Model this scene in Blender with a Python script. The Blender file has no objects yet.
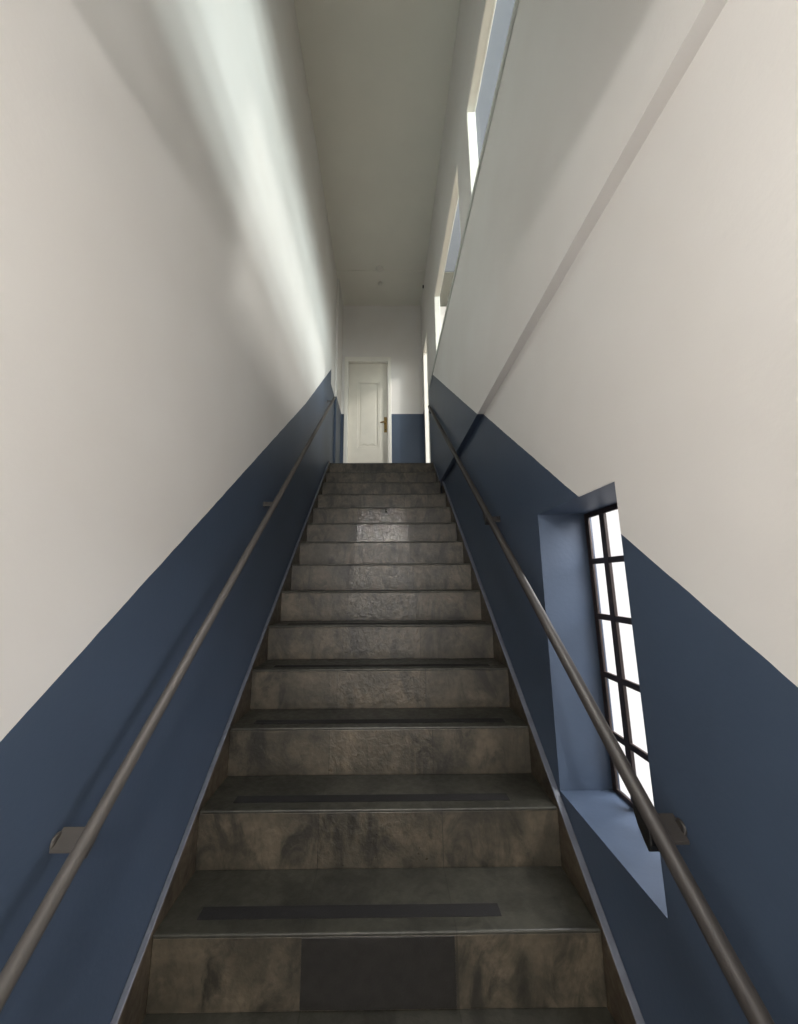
import bpy, bmesh, math, random
from mathutils import Vector, Matrix
C = bpy.context.scene
random.seed(4)
PI = math.pi

# ------------------------------------------------------------------ measured layout (metres, camera lens at the origin)
Y1, Z1, R, G = 1.2587, -0.9817, 0.18456, 0.2352      # first fully seen nosing, rise, going
SL = R / G
XL, XR = -0.662, 0.616                                # faces of the stone skirtings
XWL, XWR, XU = -0.683, 0.641, 0.601                   # wall planes; XU = thicker upper part of the right wall
H = 1.057                                             # underside of that thicker part
HL = 2.514                                            # level paint line / parapet height
ZH, ZC, YB = 3.334, 4.398, 5.285                      # window heads, ceiling, end wall
DL, DR = -0.827, -0.647                               # paint line z = D + SL*y
XO = .662                                             # outer face of the thin upper wall
YTOP = Y1 + 13 * G
ZTOP = Z1 + 13 * R
K0 = -3                                               # lowest riser index
ZF = Z1 + (K0 - 2) * R                                # ground floor
YF = -3.0                                             # entrance wall

# ------------------------------------------------------------------ camera, world, lights
cam = bpy.data.cameras.new('camera')
co = bpy.data.objects.new('camera', cam); C.collection.objects.link(co)
f, pit, yaw, roll, cx = 370.62, 0.18548, 0.00838, -0.00531, -11.54
cam.sensor_fit = 'VERTICAL'; cam.sensor_height = 24.0; cam.sensor_width = 24.0
cam.lens = f / 1024 * 24.0
cam.shift_x = -cx / 1024.0
cam.clip_start = 0.02
fw = Vector((math.sin(yaw) * math.cos(pit), math.cos(yaw) * math.cos(pit), math.sin(pit)))
rt = Vector((math.cos(yaw), -math.sin(yaw), 0)); up = rt.cross(fw)
r2 = rt * math.cos(roll) + up * math.sin(roll); u2 = up * math.cos(roll) - rt * math.sin(roll)
co.matrix_world = Matrix(((r2.x, u2.x, -fw.x, 0), (r2.y, u2.y, -fw.y, 0), (r2.z, u2.z, -fw.z, 0), (0, 0, 0, 1)))
C.camera = co
C.view_settings.view_transform = 'Standard'; C.view_settings.look = 'None'
C.view_settings.exposure = 0.04; C.view_settings.gamma = 1.0; C.view_settings.use_curve_mapping = False

w = bpy.data.worlds.new('world'); C.world = w; w.use_nodes = True
bg = w.node_tree.nodes['Background']; bg.inputs[0].default_value = (1.0, 0.955, 0.955, 1); bg.inputs[1].default_value = 1.2

def area(name, loc, direction, sx, sy, power, col, spread=PI):
    l = bpy.data.lights.new(name, 'AREA'); l.shape = 'RECTANGLE'; l.size = sx; l.size_y = sy
    l.energy = power; l.color = col; l.spread = spread
    o = bpy.data.objects.new(name, l); C.collection.objects.link(o); o.location = loc
    o.rotation_euler = Vector(direction).to_track_quat('-Z', 'Y').to_euler()
    return o
# daylight at the high window of the room beside the stairwell (bright lower light, weaker upper light)
area('daylight_high_window_low', (2.53, 1.7, 3.22), (-1, 0.0, -.28), 3.6, 0.14, 12, (0.90, 1.0, 0.97), math.radians(110))
area('daylight_high_window_top', (2.53, 1.9, 3.52), (-1, 0.0, -.40), 4.0, 0.16, 20, (0.90, 1.0, 0.97), math.radians(110))
area('daylight_high_window_upper', (2.53, 1.9, 3.84), (-1, 0.0, -.50), 4.0, 0.18, 25, (0.90, 1.0, 0.97), math.radians(120))
# daylight from an unseen end window, added to brighten the jambs and landing wall
area('daylight_added_end_window', (1.65, -.56, 3.30), (0, 1, -.22), 1.2, .8, 34, (0.94, 1.0, 0.98), math.radians(100))
# daylight at the small stair window
area('daylight_stair_window', (1.45, 1.257, .62), (-1, 0.0, -1.2), 0.9, 0.9, 66, (1.0, 0.97, 0.99))
# daylight at the glazed entrance behind the camera
area('daylight_entrance', (0.0, YF + 0.06, -0.55), (0, 1, 0), 1.0, 2.1, 30, (1.0, 0.96, 0.91))

# ------------------------------------------------------------------ materials
def lin(c):
    return tuple(((v / 255) / 12.92 if v / 255 <= .04045 else ((v / 255 + .055) / 1.055) ** 2.4) for v in c) + (1,)
class NT:
    def __init__(s, name):
        s.m = bpy.data.materials.new(name); s.m.use_nodes = True; s.t = s.m.node_tree; s.n = s.t.nodes
        s.b = s.n['Principled BSDF']; s.pos = s.n.new('ShaderNodeNewGeometry').outputs['Position']
        sp = s.n.new('ShaderNodeSeparateXYZ'); s.t.links.new(s.pos, sp.inputs[0]); s.x, s.y, s.z = sp.outputs
    def L(s, a, b): s.t.links.new(a, b)
    def put(s, sock, v):
        if hasattr(v, 'links'): s.L(v, sock)
        else: sock.default_value = v
    def math(s, op, a, b=None, c=None):
        n = s.n.new('ShaderNodeMath'); n.operation = op
        for i, v in enumerate((a, b, c)):
            if v is not None: s.put(n.inputs[i], v)
        return n.outputs[0]
    def noise(s, scale, detail=4, rough=.55, vec=None, dist=0):
        n = s.n.new('ShaderNodeTexNoise'); n.inputs['Scale'].default_value = scale; n.inputs['Detail'].default_value = detail
        n.inputs['Roughness'].default_value = rough; n.inputs['Distortion'].default_value = dist
        s.L(vec or s.pos, n.inputs['Vector']); return n.outputs['Fac']
    def ramp(s, v, a, b, c0=(0, 0, 0, 1), c1=(1, 1, 1, 1)):
        n = s.n.new('ShaderNodeValToRGB'); e = n.color_ramp.elements
        e[0].position = a; e[1].position = b; e[0].color = c0; e[1].color = c1; s.L(v, n.inputs[0]); return n.outputs[0]
    def mix(s, f, a, b, mode='MIX'):
        n = s.n.new('ShaderNodeMix'); n.data_type = 'RGBA'; n.blend_type = mode
        s.put(n.inputs[0], f); s.put(n.inputs[6], a); s.put(n.inputs[7], b); return n.outputs[2]
    def scalevec(s, v3):
        n = s.n.new('ShaderNodeVectorMath'); n.operation = 'MULTIPLY'; s.L(s.pos, n.inputs[0]); n.inputs[1].default_value = v3; return n.outputs[0]
    def bump(s, h, strength, dist):
        n = s.n.new('ShaderNodeBump'); n.inputs['Strength'].default_value = strength; n.inputs['Distance'].default_value = dist
        s.L(h, n.inputs['Height']); s.L(n.outputs[0], s.b.inputs['Normal'])
    def base(s, v): s.put(s.b.inputs['Base Color'], v)
    def rough(s, v): s.put(s.b.inputs['Roughness'], v)

CREAM = lin((228, 226, 223)); NAVY = lin((68, 82, 102))
def wall_mat(name, D=None, slope=None, reveal_x=None, peak=None):
    k = NT(name)
    cr = k.mix(k.ramp(k.noise(1.7, 3), .35, .7), CREAM, lin((223, 220, 216)))
    bl = k.mix(k.ramp(k.noise(2.3, 4), .35, .7), NAVY, lin((64, 77, 96)))
    if D is None: mask = k.math('LESS_THAN', k.z, HL)
    else:
        line = k.math('MULTIPLY_ADD', k.y, slope, D)
        wob = k.math('MULTIPLY_ADD', k.noise(9, 2), 0.008, -0.004)
        line = k.math('ADD', line, wob)
        if peak is None: line = k.math('MINIMUM', line, HL)
        else:
            line = k.math('ADD', line, k.math('MAXIMUM', 0.0, k.math('MULTIPLY', k.math('SUBTRACT', k.y, 3.0), .065)))
            past = k.math('GREATER_THAN', k.y, peak)
            line = k.math('ADD', k.math('MULTIPLY', past, HL), k.math('MULTIPLY', k.math('SUBTRACT', 1.0, past), line))
        mask = k.math('LESS_THAN', k.z, line)
    if reveal_x is not None: mask = k.math('MAXIMUM', mask, k.math('GREATER_THAN', k.x, reveal_x))
    k.base(k.mix(mask, cr, bl)); k.rough(k.math('MULTIPLY_ADD', mask, -0.12, 0.62))
    k.bump(k.noise(60, 3), .12, .004)
    return k.m
def plain(name, rgb, rough=.6, metal=0, var=.06, scale=6, bump=.0, spec=None):
    k = NT(name); c = lin(rgb); d = tuple(v * (1 - var * 2) for v in c[:3]) + (1,)
    k.base(k.mix(k.ramp(k.noise(scale, 4), .35, .7), c, d)); k.rough(rough); k.b.inputs['Metallic'].default_value = metal
    if spec is not None: k.b.inputs['Specular IOR Level'].default_value = spec
    if bump: k.bump(k.noise(scale * 8, 3), bump, .003)
    return k.m
def stone(name, kind):
    k = NT(name)
    tx = k.math('FLOOR', k.math('DIVIDE', k.math('ADD', k.x, 0.68), 0.44))
    if kind == 'riser': st = k.math('FLOOR', k.math('DIVIDE', k.math('ADD', k.z, -Z1 + 10 * R - .002), R))
    else: st = k.math('FLOOR', k.math('DIVIDE', k.math('ADD', k.y, -Y1 + 10 * G), G))
    cv = k.n.new('ShaderNodeCombineXYZ'); k.put(cv.inputs[0], tx); k.put(cv.inputs[1], st)
    wn = k.n.new('ShaderNodeTexWhiteNoise'); k.L(cv.outputs[0], wn.inputs[0]); rnd = wn.outputs['Value']
    big = k.noise(5, 6, .62, dist=.4); fine = k.noise(38, 5, .6)
    if kind == 'riser':   a, b, d = lin((94, 85, 71)), lin((62, 57, 47)), lin((28, 27, 23))
    elif kind == 'tread': a, b, d = lin((66, 65, 57)), lin((53, 52, 45)), lin((37, 36, 31))
    else:                 a, b, d = lin((90, 79, 64)), lin((72, 63, 51)), lin((46, 41, 34))
    c = k.mix(k.ramp(big, .36, .62), a, b)
    c = k.mix(k.math('MULTIPLY', k.ramp(k.noise(9.0, 7, .70, vec=k.scalevec((1.0, 1.0, .55)), dist=.9), .46, .62), .85), c, d)
    c = k.mix(k.math('MULTIPLY', k.ramp(fine, .4, .65), .35), c, d)
    c = k.mix(k.math('MULTIPLY_ADD', rnd, .5, .0), c, k.mix(1.0, c, (.62, .64, .64, 1), 'MULTIPLY'))
    if kind != 'side':    # joints between the 44 cm slabs
        fr = k.math('FRACT', k.math('DIVIDE', k.math('ADD', k.x, 0.68), 0.44))
        jn = k.math('LESS_THAN', k.math('ABSOLUTE', k.math('SUBTRACT', fr, .004)), .005)
        c = k.mix(k.math('MULTIPLY', jn, .6), c, lin((26, 24, 21)))
    k.base(c)
    mid = k.math('COMPARE', tx, 1.0 if kind == 'riser' else 99.0, .1)
    ro = k.math('MULTIPLY_ADD', k.ramp(fine, .3, .7), .18, .34)
    ro = k.math('MULTIPLY_ADD', mid, -.08, ro)
    if kind == 'riser':                                  # two slabs worn to a higher polish
        pol = k.math('MULTIPLY', mid, k.math('COMPARE', st, 17.5, .6)); ro = k.math('MULTIPLY_ADD', pol, -.20, ro)
    k.rough(ro)
    hb = k.math('ADD', k.math('MULTIPLY', k.noise(30, 4, .6, dist=.5), 1.0), k.math('MULTIPLY', k.noise(90, 3), .25))
    bn = k.n.new('ShaderNodeBump'); bn.inputs['Distance'].default_value = .010
    k.put(bn.inputs['Strength'], k.math('MULTIPLY_ADD', mid, .16, .16)); k.L(hb, bn.inputs['Height']); k.L(bn.outputs[0], k.b.inputs['Normal'])
    return k.m
M = {}
M['wall_l'] = wall_mat('left wall paint', -.8516, .792, peak=4.40)
M['wall_r'] = wall_mat('right wall paint', -.6002, .7442)
M['wall_rw'] = wall_mat('right wall paint with blue window reveal', -.6261, .7554, reveal_x=XWR + .004)
M['wall_b'] = wall_mat('end wall paint')
M['cream'] = plain('cream wall paint', (228, 226, 223), .65, bump=.08)
M['ceil'] = plain('ceiling paint', (232, 230, 221), .8, var=.03, scale=1.5)
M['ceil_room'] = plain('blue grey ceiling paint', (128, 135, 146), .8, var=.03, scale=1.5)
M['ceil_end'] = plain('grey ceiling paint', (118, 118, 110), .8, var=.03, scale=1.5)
M['riser'] = stone('riser stone', 'riser'); M['tread'] = stone('tread stone', 'tread'); M['side'] = stone('skirting stone', 'side')
M['dark_slab'] = plain('dark basalt slab', (33, 31, 29), .38, var=.25, scale=30, bump=.25)
M['grip'] = plain('black grip tape', (15, 14, 14), .9, bump=.5, scale=40)
M['ledge'] = plain('grey blue skirting top', (92, 97, 108), .5, var=.12, scale=25)
M['rail_l'] = plain('grey brown rail paint', (76, 73, 70), .5, .0, var=.05, scale=20)
M['rail_r'] = plain('dark brown grey rail paint', (52, 49, 47), .42, .0, var=.05, scale=20)
M['white'] = plain('white gloss paint', (236, 234, 226), .35, var=.02, scale=8)
M['door'] = plain('off white door paint', (226, 222, 210), .38, var=.03, scale=7)
M['brass'] = plain('brass', (150, 122, 70), .3, .9)
M['wfr'] = plain('dark brown window paint', (48, 36, 33), .45)
M['frame'] = plain('pale grey frame paint', (206, 208, 202), .45, var=.02)
M['floor'] = plain('dark floor tile', (78, 74, 67), .4, var=.2, scale=5, bump=.1)
M['room_floor'] = plain('side room floor', (140, 120, 98), .5)
M['plastic'] = plain('white plastic', (226, 224, 216), .4, var=.01)
M['black'] = plain('black plastic', (20, 20, 20), .4)
k = NT('window glass'); n = k.n
tr = n.new('ShaderNodeBsdfTransparent'); tr.inputs[0].default_value = (.97, .98, .98, 1)
gl = n.new('ShaderNodeBsdfGlossy'); gl.inputs['Roughness'].default_value = .03
mx = n.new('ShaderNodeMixShader'); mx.inputs[0].default_value = .05
k.L(tr.outputs[0], mx.inputs[1]); k.L(gl.outputs[0], mx.inputs[2]); k.L(mx.outputs[0], n['Material Output'].inputs[0]); M['glass'] = k.m
k = NT('lamp glass'); k.base(lin((255, 240, 215))); k.b.inputs['Emission Color'].default_value = (1, .86, .68, 1); k.b.inputs['Emission Strength'].default_value = 12; M['lampglass'] = k.m

# ------------------------------------------------------------------ mesh helpers
def box(bm, x0, x1, y0, y1, z0, z1, mi=0):
    v = [bm.verts.new(p) for p in ((x0, y0, z0), (x1, y0, z0), (x1, y1, z0), (x0, y1, z0), (x0, y0, z1), (x1, y0, z1), (x1, y1, z1), (x0, y1, z1))]
    fs = [bm.faces.new([v[i] for i in q]) for q in ((0, 3, 2, 1), (4, 5, 6, 7), (0, 1, 5, 4), (1, 2, 6, 5), (2, 3, 7, 6), (3, 0, 4, 7))]
    for q in fs: q.material_index = mi
    return fs
def prism_x(bm, poly, x0, x1, mi=0):                  # polygon in (y, z), extruded along x
    a = [bm.verts.new((x0, y, z)) for y, z in poly]; b = [bm.verts.new((x1, y, z)) for y, z in poly]
    fs = [bm.faces.new(a), bm.faces.new(b[::-1])]
    for i in range(len(poly)):
        j = (i + 1) % len(poly); fs.append(bm.faces.new((a[j], a[i], b[i], b[j])))
    for q in fs: q.material_index = mi
    return fs
def grid_slab(bm, axis, t0, t1, us, vs, holes):
    """slab of thickness t0..t1 on an axis, cells us x vs, holes = list of (u0,u1,v0,v1); only outside faces"""
    us = sorted(set(us + [h[i] for h in holes for i in (0, 1)])); vs = sorted(set(vs + [h[i] for h in holes for i in (2, 3)]))
    solid = {}
    for i in range(len(us) - 1):
        for j in range(len(vs) - 1):
            cu, cv = (us[i] + us[i + 1]) / 2, (vs[j] + vs[j + 1]) / 2
            solid[i, j] = not any(h[0] < cu < h[1] and h[2] < cv < h[3] for h in holes)
    cache = {}
    def P(t, u, v):
        key = (t, u, v)
        if key not in cache: cache[key] = bm.verts.new((t, u, v) if axis == 'x' else (u, t, v) if axis == 'y' else (u, v, t))
        return cache[key]
    for (i, j), s in solid.items():
        if not s: continue
        a, b, c, d = us[i], us[i + 1], vs[j], vs[j + 1]
        bm.faces.new((P(t0, a, c), P(t0, a, d), P(t0, b, d), P(t0, b, c))); bm.faces.new((P(t1, a, c), P(t1, b, c), P(t1, b, d), P(t1, a, d)))
        if not solid.get((i - 1, j)): bm.faces.new((P(t0, a, c), P(t1, a, c), P(t1, a, d), P(t0, a, d)))
        if not solid.get((i + 1, j)): bm.faces.new((P(t0, b, c), P(t0, b, d), P(t1, b, d), P(t1, b, c)))
        if not solid.get((i, j - 1)): bm.faces.new((P(t0, a, c), P(t0, b, c), P(t1, b, c), P(t1, a, c)))
        if not solid.get((i, j + 1)): bm.faces.new((P(t0, a, d), P(t1, a, d), P(t1, b, d), P(t0, b, d)))
def tube(bm, pts, rad, seg=20, mi=0, caps=True):
    pts = [Vector(p) for p in pts]; rings = []
    if not isinstance(rad, (list, tuple)): rad = [rad] * len(pts)
    prev = None
    for i, p in enumerate(pts):
        t = (pts[min(i + 1, len(pts) - 1)] - pts[max(i - 1, 0)]).normalized()
        if prev is None: n = t.cross(Vector((0, 0, 1)) if abs(t.z) < .9 else Vector((1, 0, 0))).normalized()
        else: n = (prev - t * prev.dot(t)).normalized()
        prev = n; b = t.cross(n)
        rings.append([bm.verts.new(p + (n * math.cos(2 * PI * s / seg) + b * math.sin(2 * PI * s / seg)) * rad[i]) for s in range(seg)])
    for i in range(len(rings) - 1):
        for s in range(seg):
            q = bm.faces.new((rings[i][s], rings[i][(s + 1) % seg], rings[i + 1][(s + 1) % seg], rings[i + 1][s])); q.smooth = True; q.material_index = mi
    if caps: bm.faces.new(rings[0][::-1]).material_index = mi; bm.faces.new(rings[-1]).material_index = mi
def disc(bm, c, axis, prof, seg=32, mi=0):            # lathe: profile (radius, height along axis)
    c = Vector(c); a = Vector(axis).normalized(); tube(bm, [c + a * h for _, h in prof], [max(r, .0005) for r, _ in prof], seg, mi)
def obj(name, bm, mats, parent=None, bevel=0, seg=2, origin=None):
    bmesh.ops.recalc_face_normals(bm, faces=bm.faces)
    if origin is not None: bmesh.ops.translate(bm, verts=bm.verts, vec=-Vector(origin))
    me = bpy.data.meshes.new(name); bm.to_mesh(me); bm.free()
    for m in (mats if isinstance(mats, (list, tuple)) else [mats]): me.materials.append(m)
    o = bpy.data.objects.new(name, me); C.collection.objects.link(o)
    if origin is not None: o.location = origin
    if parent: o.parent = parent; 
    if parent and parent.type == 'EMPTY': o.matrix_parent_inverse = Matrix.Translation(-parent.location)
    if parent and parent.type == 'MESH': o.matrix_parent_inverse = Matrix.Identity(4)
    if bevel:
        b = o.modifiers.new('bevel', 'BEVEL'); b.width = bevel; b.segments = seg; b.limit_method = 'ANGLE'; b.angle_limit = math.radians(40)
    return o
def B(): return bmesh.new()
def struct(name, bm, mats, parent=None, **k):
    o = obj(name, bm, mats, parent, **k)
    if parent is None: o['kind'] = 'structure'
    return o
def empty(name, loc=(0, 0, 0), label=None, cat=None, group=None, kind=None):
    o = bpy.data.objects.new(name, None); C.collection.objects.link(o); o.location = loc; o.empty_display_size = .05
    tag(o, label, cat, group, kind); return o
def tag(o, label=None, cat=None, group=None, kind=None):
    for a, b in (('label', label), ('category', cat), ('group', group), ('kind', kind)):
        if b: o[a] = b
    return o

# ------------------------------------------------------------------ the setting
YE = YB + .15                                          # back of the end wall
W1 = (0.67, 2.10, HL + .03, ZH); W2 = (2.43, 3.86, HL + .03, ZH)   # openings of the upper right wall
D2 = (4.58, 5.06, ZTOP, 3.40)                          # doorway onto the landing
WS = (0.994, 1.520, -0.757, 0.272)                     # stair window opening
bm = B(); grid_slab(bm, 'x', XWL - .2, XWL, [YF, YE], [ZF - .15, ZC + .15], [])
tag(struct('wall_left', bm, M['wall_l']), 'left stairwell wall, cream over a navy dado that climbs with the stairs', 'wall')
bm = B(); grid_slab(bm, 'x', XWL, XWL + .03, [4.74, YB], [ZTOP, ZC], [])
tag(struct('trim_left', bm, M['wall_b'], bevel=.004), 'shallow painted pilaster on the left wall beside the landing', 'wall pilaster')
bm = B(); grid_slab(bm, 'x', XWR, XWR + .222, [YF, YE], [ZF - .15, H], [WS])
tag(struct('wall_right', bm, M['wall_rw']), 'lower right stairwell wall with navy dado and the deep window opening', 'wall')
bm = B(); grid_slab(bm, 'x', XU, XO, [-.1, YE], [H, ZC + .15], [W1, W2, D2])
tag(struct('wall_upper_right', bm, M['wall_r']), 'upper right wall standing proud over a level step, pierced by internal windows', 'wall')
bm = B(); grid_slab(bm, 'y', YB, YE, [XWL, XU], [ZTOP - .2, ZC + .15], [(-.611, .113, ZTOP - .02, 3.475)])
tag(struct('wall_end', bm, M['wall_b']), 'cream end wall above navy dado behind the landing door', 'wall')
bm = B(); grid_slab(bm, 'y', -.1, 0.08, [XWL, XU], [1.13, ZC + .15], [])
tag(struct('wall_rear', bm, M['cream']), 'plain cream wall over the lower ceiling behind the viewer', 'wall')
bm = B(); box(bm, XWL, XU, 0.08, 4.60, ZC, ZC + .15); box(bm, XWL, XU, 4.60, YE, ZC - .008, ZC + .15)
tag(struct('ceiling', bm, M['ceil']), 'high plain ceiling over the stairwell with a faint crosswise seam', 'ceiling')
bm = B(); box(bm, XWL, XWR, YF, -.1, H + .073, H + .2)
tag(struct('ceiling_lower', bm, M['cream']), 'low ceiling over the entrance hall at the foot of the stairs', 'ceiling')
bm = B(); box(bm, XWL, XWR, YF, YE, ZF - .15, ZF)
tag(struct('floor', bm, M['floor']), 'dark ground floor at the foot of the stairs', 'floor')
bm = B(); box(bm, XWL, XU, YTOP + .3, YE, ZTOP - .2, ZTOP)
tag(struct('floor_landing', bm, M['tread']), 'stone landing floor at the head of the stairs', 'floor')
bm = B(); grid_slab(bm, 'y', YF - .15, YF, [XWL - .2, XWR + .29], [ZF - .15, H + .2], [(-.5, .5, ZF, .55)])
tag(struct('wall_entrance', bm, M['cream']), 'cream entrance wall behind the viewer', 'wall')
# room beside the stairwell, seen through the internal windows
RX = 2.55
bm = B(); grid_slab(bm, 'x', RX, RX + .15, [-.6, YE], [1.25, ZC + .15], [(-.2, 4.4, 3.10, 3.99)])
tag(struct('wall_side_room', bm, M['cream']), 'outer wall of the side room with a high window', 'wall')
bm = B(); box(bm, XO, RX, YB, YE, 1.25, ZC + .15); grid_slab(bm, 'y', -.75, -.6, [XO, RX], [1.25, ZC + .15], [(1.0, 2.3, 2.85, 3.75)])
tag(struct('wall_side_room_ends', bm, M['cream']), 'end walls of the side room beyond the internal windows', 'wall')
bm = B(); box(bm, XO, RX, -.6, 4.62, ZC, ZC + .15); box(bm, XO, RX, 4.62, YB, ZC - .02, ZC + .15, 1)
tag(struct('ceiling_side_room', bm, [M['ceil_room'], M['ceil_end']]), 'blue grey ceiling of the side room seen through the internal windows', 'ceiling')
bm = B(); box(bm, XO, RX, -.6, YB, 1.25, ZTOP)
tag(struct('floor_side_room', bm, M['room_floor']), 'floor of the side room', 'floor')
# ledge moulding under the internal windows
bm = B(); prism_x(bm, [(0.1, HL - .014), (0.1, HL + .028), (4.49, HL + .028), (4.49, HL - .014)], XU - .010, XU)
tag(struct('trim_1', bm, M['frame'], bevel=.003), 'thin level ledge moulding along the parapet under the internal windows', 'moulding')

# ------------------------------------------------------------------ internal windows
def internal_window(idx, W, label):
    y0, y1, z0, z1 = W; t = empty('window_%d' % idx, (.68, (y0 + y1) / 2, z0), label, 'window', None, 'structure')
    bm = B(); d = .012                                     # outer lining, flush with the wall faces
    grid_slab(bm, 'x', XU + .002, XO + .004, [y0, y1], [z0, z1], [(y0 + d, y1 - d, z0 + d, z1 - d)])
    obj('window_frame', bm, M['white'], t, bevel=.003)
    bm = B(); box(bm, XO - .016, XO - .012, y0 + d, y1 - d, z0 + d, z1 - d); obj('pane', bm, M['glass'], t)
internal_window(2, W1, 'nearer high internal window above the right-hand parapet')
internal_window(3, W2, 'farther high internal window above the right-hand parapet, nearer the landing')
# high outer window of the side room
t = empty('window_4', (RX + .07, 1.35, 3.1), 'high outer window of the side room', 'window', None, 'structure')
bm = B(); grid_slab(bm, 'x', RX + .05, RX + .10, [-.2, 4.4], [3.10, 3.99], [(-.16 + 1.51 * i, 1.33 + 1.51 * i, a, b) for i in range(3) for a, b in ((3.14, 3.39), (3.43, 3.95))])
obj('window_frame', bm, M['frame'], t)
bm = B(); box(bm, RX + .072, RX + .076, -.16, 4.35, 3.14, 3.95); obj('pane', bm, M['glass'], t)

t = empty('window_5', (1.65, -.68, 2.85), 'unseen end window of the side room, added to light the window jambs', 'window', None, 'structure')  # unseen window, added along with its daylight to light the white jambs
bm = B(); grid_slab(bm, 'y', -.70, -.66, [1.0, 2.3], [2.85, 3.75], [(1.04, 1.63, 2.89, 3.71), (1.67, 2.26, 2.89, 3.71)])
obj('window_frame', bm, M['frame'], t)
bm = B(); box(bm, 1.03, 2.27, -.682, -.678, 2.88, 3.72); obj('pane', bm, M['glass'], t)

# ------------------------------------------------------------------ stair window
y0, y1, z0, z1 = WS
t = empty('window_1', (.84, (y0 + y1) / 2, z0), 'tall narrow stair window with dark brown bars in a deep blue reveal', 'window', None, 'structure')
XF0, XF1 = .834, .844
bm = B(); grid_slab(bm, 'x', XF0, XF1, [y0, y1], [z0, z1], [(y0 + .018, y1 - .026, z0 + .016, z1 - .020)])
obj('window_frame', bm, M['wfr'], t, bevel=.002)
cols = [y0 + .018, 1.135, 1.260, 1.390, y1 - .018]
cols = [y0 + .012, 1.128, 1.262, 1.395, y1 - .012]
zs = [-.757 + .012, -.556, -.350, -.137, .075, .272 - .010]
for yv in cols[1:-1]:
    bm = B(); box(bm, XF0 - .003, XF1, yv - .015, yv + .015, z0 + .02, z1 - .02); obj('glazing_bar', bm, M['wfr'], t, bevel=.002)
for zv in zs[1:-1]:
    bm = B(); box(bm, XF0 - .002, XF1 - .002, y0 + .018, y1 - .018, zv - .011, zv + .011); obj('glazing_bar', bm, M['wfr'], t, bevel=.002)
for i in range(4):
    for j in range(5):
        bm = B(); box(bm, .838, .840, cols[i] + .002, cols[i + 1] - .002, zs[j] + .002, zs[j + 1] - .002); obj('pane', bm, M['glass'], t)

# ------------------------------------------------------------------ landing door
t = empty('door_1', (-.25, YB, ZTOP), 'off-white panelled door with brass handle in a white frame at the landing', 'door', None, 'structure')
ya = YB - .012
bm = B(); grid_slab(bm, 'y', ya, YB + .13, [-.611, .113], [ZTOP, 3.475], [(-.552, .060, ZTOP - .1, 3.395)])
obj('door_frame', bm, M['white'], t, bevel=.006)
yl = YB + .05
bm = B(); grid_slab(bm, 'y', yl, yl + .04, [-.550, .058], [ZTOP + .005, 3.392], [(-.405, -.075, ZTOP + .15, 1.76), (-.405, -.075, 1.99, 3.07)])
leaf = obj('door_leaf', bm, M['door'], t, bevel=.005)
def panel(zp0, zp1):
    b = B(); box(b, -.405, -.075, yl + .014, yl + .03, zp0, zp1)
    grid_slab(b, 'y', yl + .002, yl + .016, [-.405, -.075], [zp0, zp1], [(-.385, -.095, zp0 + .02, zp1 - .02)])
    # raised field with scalloped ends
    n = 24; pts = []
    for i in range(n + 1):
        x = -.365 + .24 * i / n; pts.append((x, zp1 - .055 + .012 * math.cos(4 * PI * i / n)))
    for i in range(n, -1, -1):
        x = -.365 + .24 * i / n; pts.append((x, zp0 + .055 - .012 * math.cos(4 * PI * i / n)))
    va = [b.verts.new((x, yl + .008, z)) for x, z in pts]; vb = [b.verts.new((x, yl + .016, z)) for x, z in pts]
    b.faces.new(va); 
    for i in range(len(pts)):
        j = (i + 1) % len(pts); b.faces.new((va[i], va[j], vb[j], vb[i]))
    return b
for a, c in ((ZTOP + .15, 1.76), (1.99, 3.07)): obj('door_panel', panel(a, c), M['door'], t, bevel=.002)
# brass long plate with lever and keyhole
bm = B(); prism = []
box(bm, .000, .044, yl - .005, yl, 2.235, 2.485)
hp = obj('handle_plate', bm, M['brass'], t, bevel=.004)
bm = B(); disc(bm, (.022, yl - .004, 2.385), (0, -1, 0), [(.013, 0), (.013, .008), (.008, .012), (.008, .045)], 20)
tube(bm, [(.024, yl - .045, 2.385), (-.01, yl - .048, 2.387), (-.035, yl - .046, 2.384), (-.06, yl - .043, 2.380)], [.012, .012, .011, .008], 14)
obj('door_handle', bm, M['brass'], t)
bm = B(); disc(bm, (.022, yl - .005, 2.275), (0, -1, 0), [(.010, 0), (.010, .004), (.006, .005)], 18); obj('lock_cylinder', bm, M['black'], t)

# doorway on the right of the landing
t = empty('door_2', (.68, (D2[0] + D2[1]) / 2, ZTOP), 'white-lined doorway in the right wall of the landing', 'doorway', None, 'structure')
bm = B(); grid_slab(bm, 'x', XU - .010, XO + .01, [D2[0], D2[1]], [D2[2], D2[3]], [(D2[0] + .03, D2[1] - .03, D2[2] - .1, D2[3] - .03)])
obj('door_frame', bm, M['white'], t, bevel=.004)
# entrance door behind the viewer
t = empty('door_3', (0, YF - .07, ZF), 'glazed entrance door behind the viewer', 'door', None, 'structure')
bm = B(); grid_slab(bm, 'y', YF - .11, YF - .05, [-.5, .5], [ZF, .55], [(-.42, -.04, ZF + .3, .45), (.04, .42, ZF + .3, .45)])
obj('door_leaf', bm, M['white'], t, bevel=.004)
bm = B(); box(bm, -.42, .42, YF - .083, YF - .078, ZF + .3, .45); obj('pane', bm, M['glass'], t)

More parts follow.
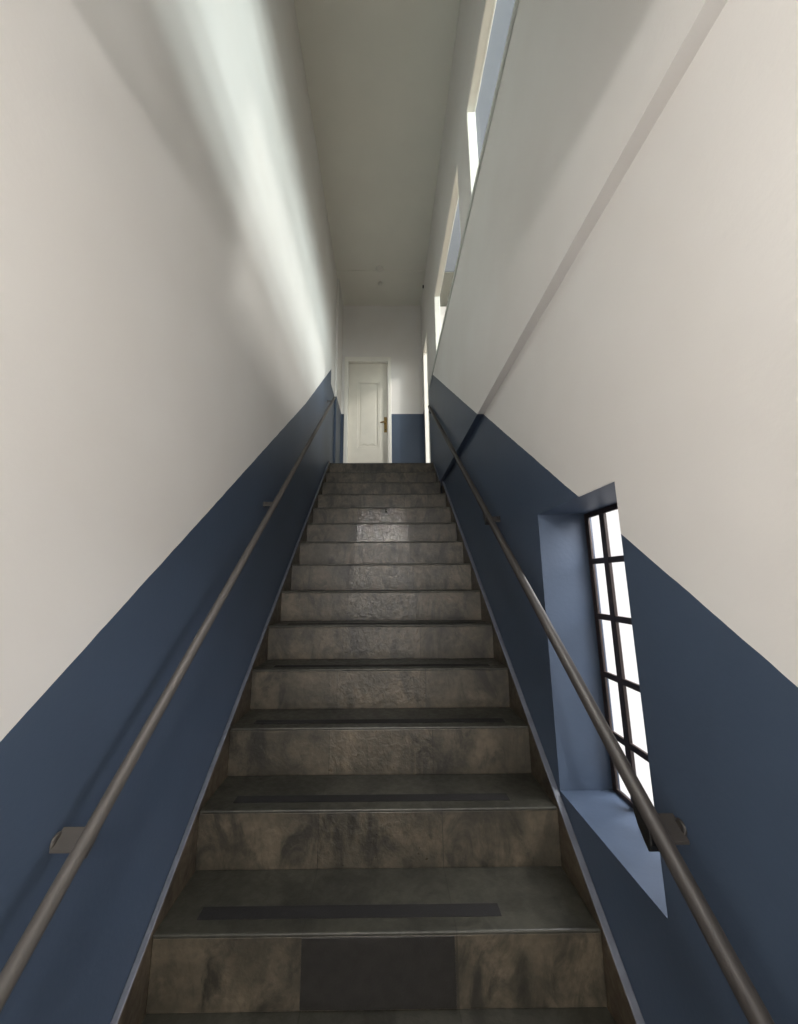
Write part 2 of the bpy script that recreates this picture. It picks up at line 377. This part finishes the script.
# ------------------------------------------------------------------ staircase
stair = empty('staircase', (0, Y1, ZF), 'dark stone staircase climbing straight up between the two walls', 'staircase')
NS = .003                                              # nosing overhang
def skirt(side):
    bm = B()
    def run(xa, xb, ya, yb):
        up_ = .012; lo = -.26
        P = lambda y, d: (y, max(Z1 + (y - Y1) * SL + d, ZF))
        poly = [P(ya, up_), P(yb, up_), (yb, Z1 + (yb - Y1) * SL + lo), (ya + .3, max(Z1 + (ya + .3 - Y1) * SL + lo, ZF)), (ya, ZF if ya < .5 else Z1 + (ya - Y1) * SL + lo)]
        fs = prism_x(bm, poly, xa, xb)
        fs[2].material_index = 1
    if side < 0: run(XWL + .001, XL, .32, YTOP + .02)
    else:
        yk = Y1 + (H - Z1) / SL + .0                       # where the thicker wall begins
        run(XR, XWR - .001, .32, yk - .02); run(XU - .014, XU - .001, yk - .02, YTOP + .02)
    o = obj('skirting', bm, [M['side'], M['ledge']], stair, bevel=.004)
skirt(-1); skirt(1)
for kk in range(K0, 15):
    yn = Y1 + (kk - 1) * G; zn = Z1 + (kk - 1) * R; last = kk == 14
    if zn < ZF + .01: continue
    thick_wall = zn > H - .05
    xr = (XU - .014) if thick_wall else XR
    bm = B()                                              # tread slab, softly worn front edge
    yb_ = yn + G + .02 if not last else YTOP + .30
    n = 10; e = .006
    box(bm, XL, xr, yn, yb_, zn - .011, zn)
    tr_ = obj('tread', bm, M['tread'], stair, bevel=.004, seg=2)
    bm = B(); box(bm, XL, xr, yn + NS, yn + NS + .03, zn - R, zn - .011)
    rs = obj('riser', bm, M['riser'], stair, bevel=.002)
    if kk == 1:
        bm = B(); box(bm, -.240, .196, yn + NS - .002, yn + NS + .02, zn - R + .004, zn - .013)
        o = obj('riser_slab', bm, M['dark_slab'], rs, bevel=.001); tag(o, 'darker replacement slab in the middle of the riser')
    if kk < 14 and kk >= 0:
        xa, xb = {1: (-.560, .345), 2: (-.560, .46), 3: (-.58, .53)}.get(kk, (-.57, .54))
        bm = B(); box(bm, xa, xb, yn + .046, yn + .090, zn - .001, zn + .0012)
        obj('grip_strip', bm, M['grip'], tr_)
# solid core under the treads
bm = B(); pts = [(YF * 0 + .32, ZF)]
bm = B()
poly = [(Y1 + (K0 - 1) * G + .04, ZF), (YTOP + .3, ZF), (YTOP + .3, ZTOP - .03)]
poly = [(Y1 + (K0 - 1) * G + .3, ZF), (YTOP + .3, ZF), (YTOP + .3, ZTOP - .03), (YTOP + .03, ZTOP - .21)]
prism_x(bm, poly, XL + .002, XU - .016); obj('stair_core', bm, M['side'], stair)

# ------------------------------------------------------------------ handrails
def rail(name, A, Bp, side, mat, brs, label):
    A = Vector(A); Bp = Vector(Bp); d = Bp - A
    t = empty(name, A, label, 'handrail')
    P0 = A - d * .12; RR = .0148 if side < 0 else .0168
    bm = B(); tube(bm, [P0, Bp - d.normalized() * .02, Bp - d.normalized() * .004, Bp], [RR, RR, RR - .0015, RR - .006], 24)
    obj('rail', bm, mat, t)
    wx = XWL if side < 0 else XWR
    for yb in brs:
        sl = d.z / d.y; c = A + d * ((yb - A.y) / d.y)
        wxx = XU if (side > 0 and c.z > H) else wx
        bm = B(); q = .015 if side < 0 else .02                                # flat strap from the wall to the underside of the rail
        top = -.014 if side < 0 else -.034
        prism_x(bm, [(c.y - q, c.z - q * sl + top), (c.y + q, c.z + q * sl + top), (c.y + q, c.z + q * sl + top - .007), (c.y - q, c.z - q * sl + top - .007)], min(wxx - side * .001, c.x - side * .008), max(wxx - side * .001, c.x - side * .008))
        b_ = obj('bracket', bm, mat, t, bevel=.001)
        bm = B(); q = .024; e = .010
        poly = [(c.y - q, c.z - q * sl - .010), (c.y + q, c.z + q * sl - .010), (c.y + q, c.z + q * sl - .036), (c.y + q - e, c.z + q * sl - .058), (c.y - q + e, c.z - q * sl - .054), (c.y - q, c.z - q * sl - .036)]
        if side > 0: prism_x(bm, poly, c.x - .015, c.x + .010)
        else: prism_x(bm, [(y, c.z + (y - c.y) * sl + (z - c.z - (y - c.y) * sl) * .5) for y, z in poly], c.x - .008, c.x + .008)
        obj('saddle', bm, M['black'] if side > 0 else mat, b_, bevel=.002)
        bm = B(); disc(bm, (wxx - side * .001, c.y, c.z - (.020 if side < 0 else .035)), (-side, 0, 0), [(.016, 0), (.016, .003), (.012, .005)], 24)
        wp = obj('wall_plate', bm, mat, b_)
zl = lambda y: -1.2267 + .8154 * y
zr = lambda y: -1.195 + .7735 * y
rail('handrail', (-.612, .70, zl(.70)), (-.612, 4.26, zl(4.26)), -1, M['rail_l'], [.885, 2.06, 4.16], 'grey-brown round handrail on the left-hand wall')
rail('handrail', (.569, .70, zr(.70)), (.569, 4.36, zr(4.36)), 1, M['rail_r'], [.91, 2.03, 4.25], 'dark round handrail on the right-hand wall, crossing the stair window')

# ------------------------------------------------------------------ small fixtures
def ceiling_thing(name, x, y, prof, mat, label, cat):
    zc = ZC - (.008 if y > 4.6 else 0)
    bm = B(); disc(bm, (0, 0, 0), (0, 0, -1), prof, 36); o = obj(name, bm, mat); o.location = (x, y, zc); tag(o, label, cat)
ceiling_thing('ceiling_lamp_rose', -.055, 4.57, [(.052, 0), (.052, .012), (.044, .022), (.03, .034), (.008, .038)], M['plastic'], 'small round white fitting on the ceiling at the seam', 'ceiling fitting')
ceiling_thing('smoke_detector', -.045, 4.83, [(.036, 0), (.036, .012), (.028, .020), (.006, .022)], M['plastic'], 'smaller round white detector on the ceiling nearer the end wall', 'detector')
bm = B(); box(bm, 0, .018, -.012, .012, -.02, .02); bmesh.ops.translate(bm, verts=bm.verts, vec=(-.018, 0, 0))
o = obj('alarm_sensor', bm, M['black'], bevel=.003); o.location = (XU, 4.82, 4.33); tag(o, 'tiny dark sensor high on the right wall near the ceiling', 'sensor')
t = empty('light_switch', (XWL + .03, 4.80, 2.66), 'small light switch on the left pilaster beside the landing', 'light switch')
bm = B(); box(bm, XWL + .03, XWL + .042, 4.76, 4.84, 2.62, 2.70); obj('switch_plate', bm, M['plastic'], t, bevel=.003)
bm = B(); box(bm, XWL + .042, XWL + .047, 4.785, 4.815, 2.64, 2.68); obj('rocker', bm, M['plastic'], t, bevel=.002)
# entrance hall lamp (behind the viewer)
t = empty('ceiling_lamp', (0, -1.5, H + .073), 'round globe lamp under the low entrance ceiling behind the viewer', 'lamp')
bm = B(); disc(bm, (0, -1.5, H + .073), (0, 0, -1), [(.06, 0), (.06, .02), (.012, .03), (.012, .22), (.05, .24)], 28); obj('lamp_stem', bm, M['plastic'], t)
bm = B(); bmesh.ops.create_uvsphere(bm, u_segments=28, v_segments=16, radius=.11); bmesh.ops.translate(bm, verts=bm.verts, vec=(0, -1.5, H + .073 - .34))
for q in bm.faces: q.smooth = True
g_ = obj('lamp_globe', bm, M['lampglass'], t); g_.visible_shadow = True
l = bpy.data.lights.new('entrance_lamp_light', 'POINT'); l.energy = 82; l.color = (1, .98, .96); l.shadow_soft_size = .07
lo = bpy.data.objects.new('entrance_lamp_light', l); C.collection.objects.link(lo); lo.location = (0, -1.36, H - .28)
# unseen ceiling panel lamps in the side room; shorter one added to brighten landing
for yc, ln, pw in ((1.2, 2.0, 75), (3.75, .9, 165)):
    t = empty('unseen_panel_lamp', (2.2, yc, ZC), 'unseen flat ceiling panel lamp in the side room, ' + ('the longer one' if yc < 2 else 'the shorter one added to brighten the landing'), 'lamp', 'panel lamps of the side room')
    bm = B(); box(bm, 2.05, 2.35, yc - ln / 2, yc + ln / 2, ZC - .04, ZC - .001); obj('lamp_body', bm, M['plastic'], t, bevel=.004)
    area('unseen_panel_light', (2.2, yc, ZC - .045), (-.25, 0, -1), .12, ln - .1, pw, (1.0, .95, .89))
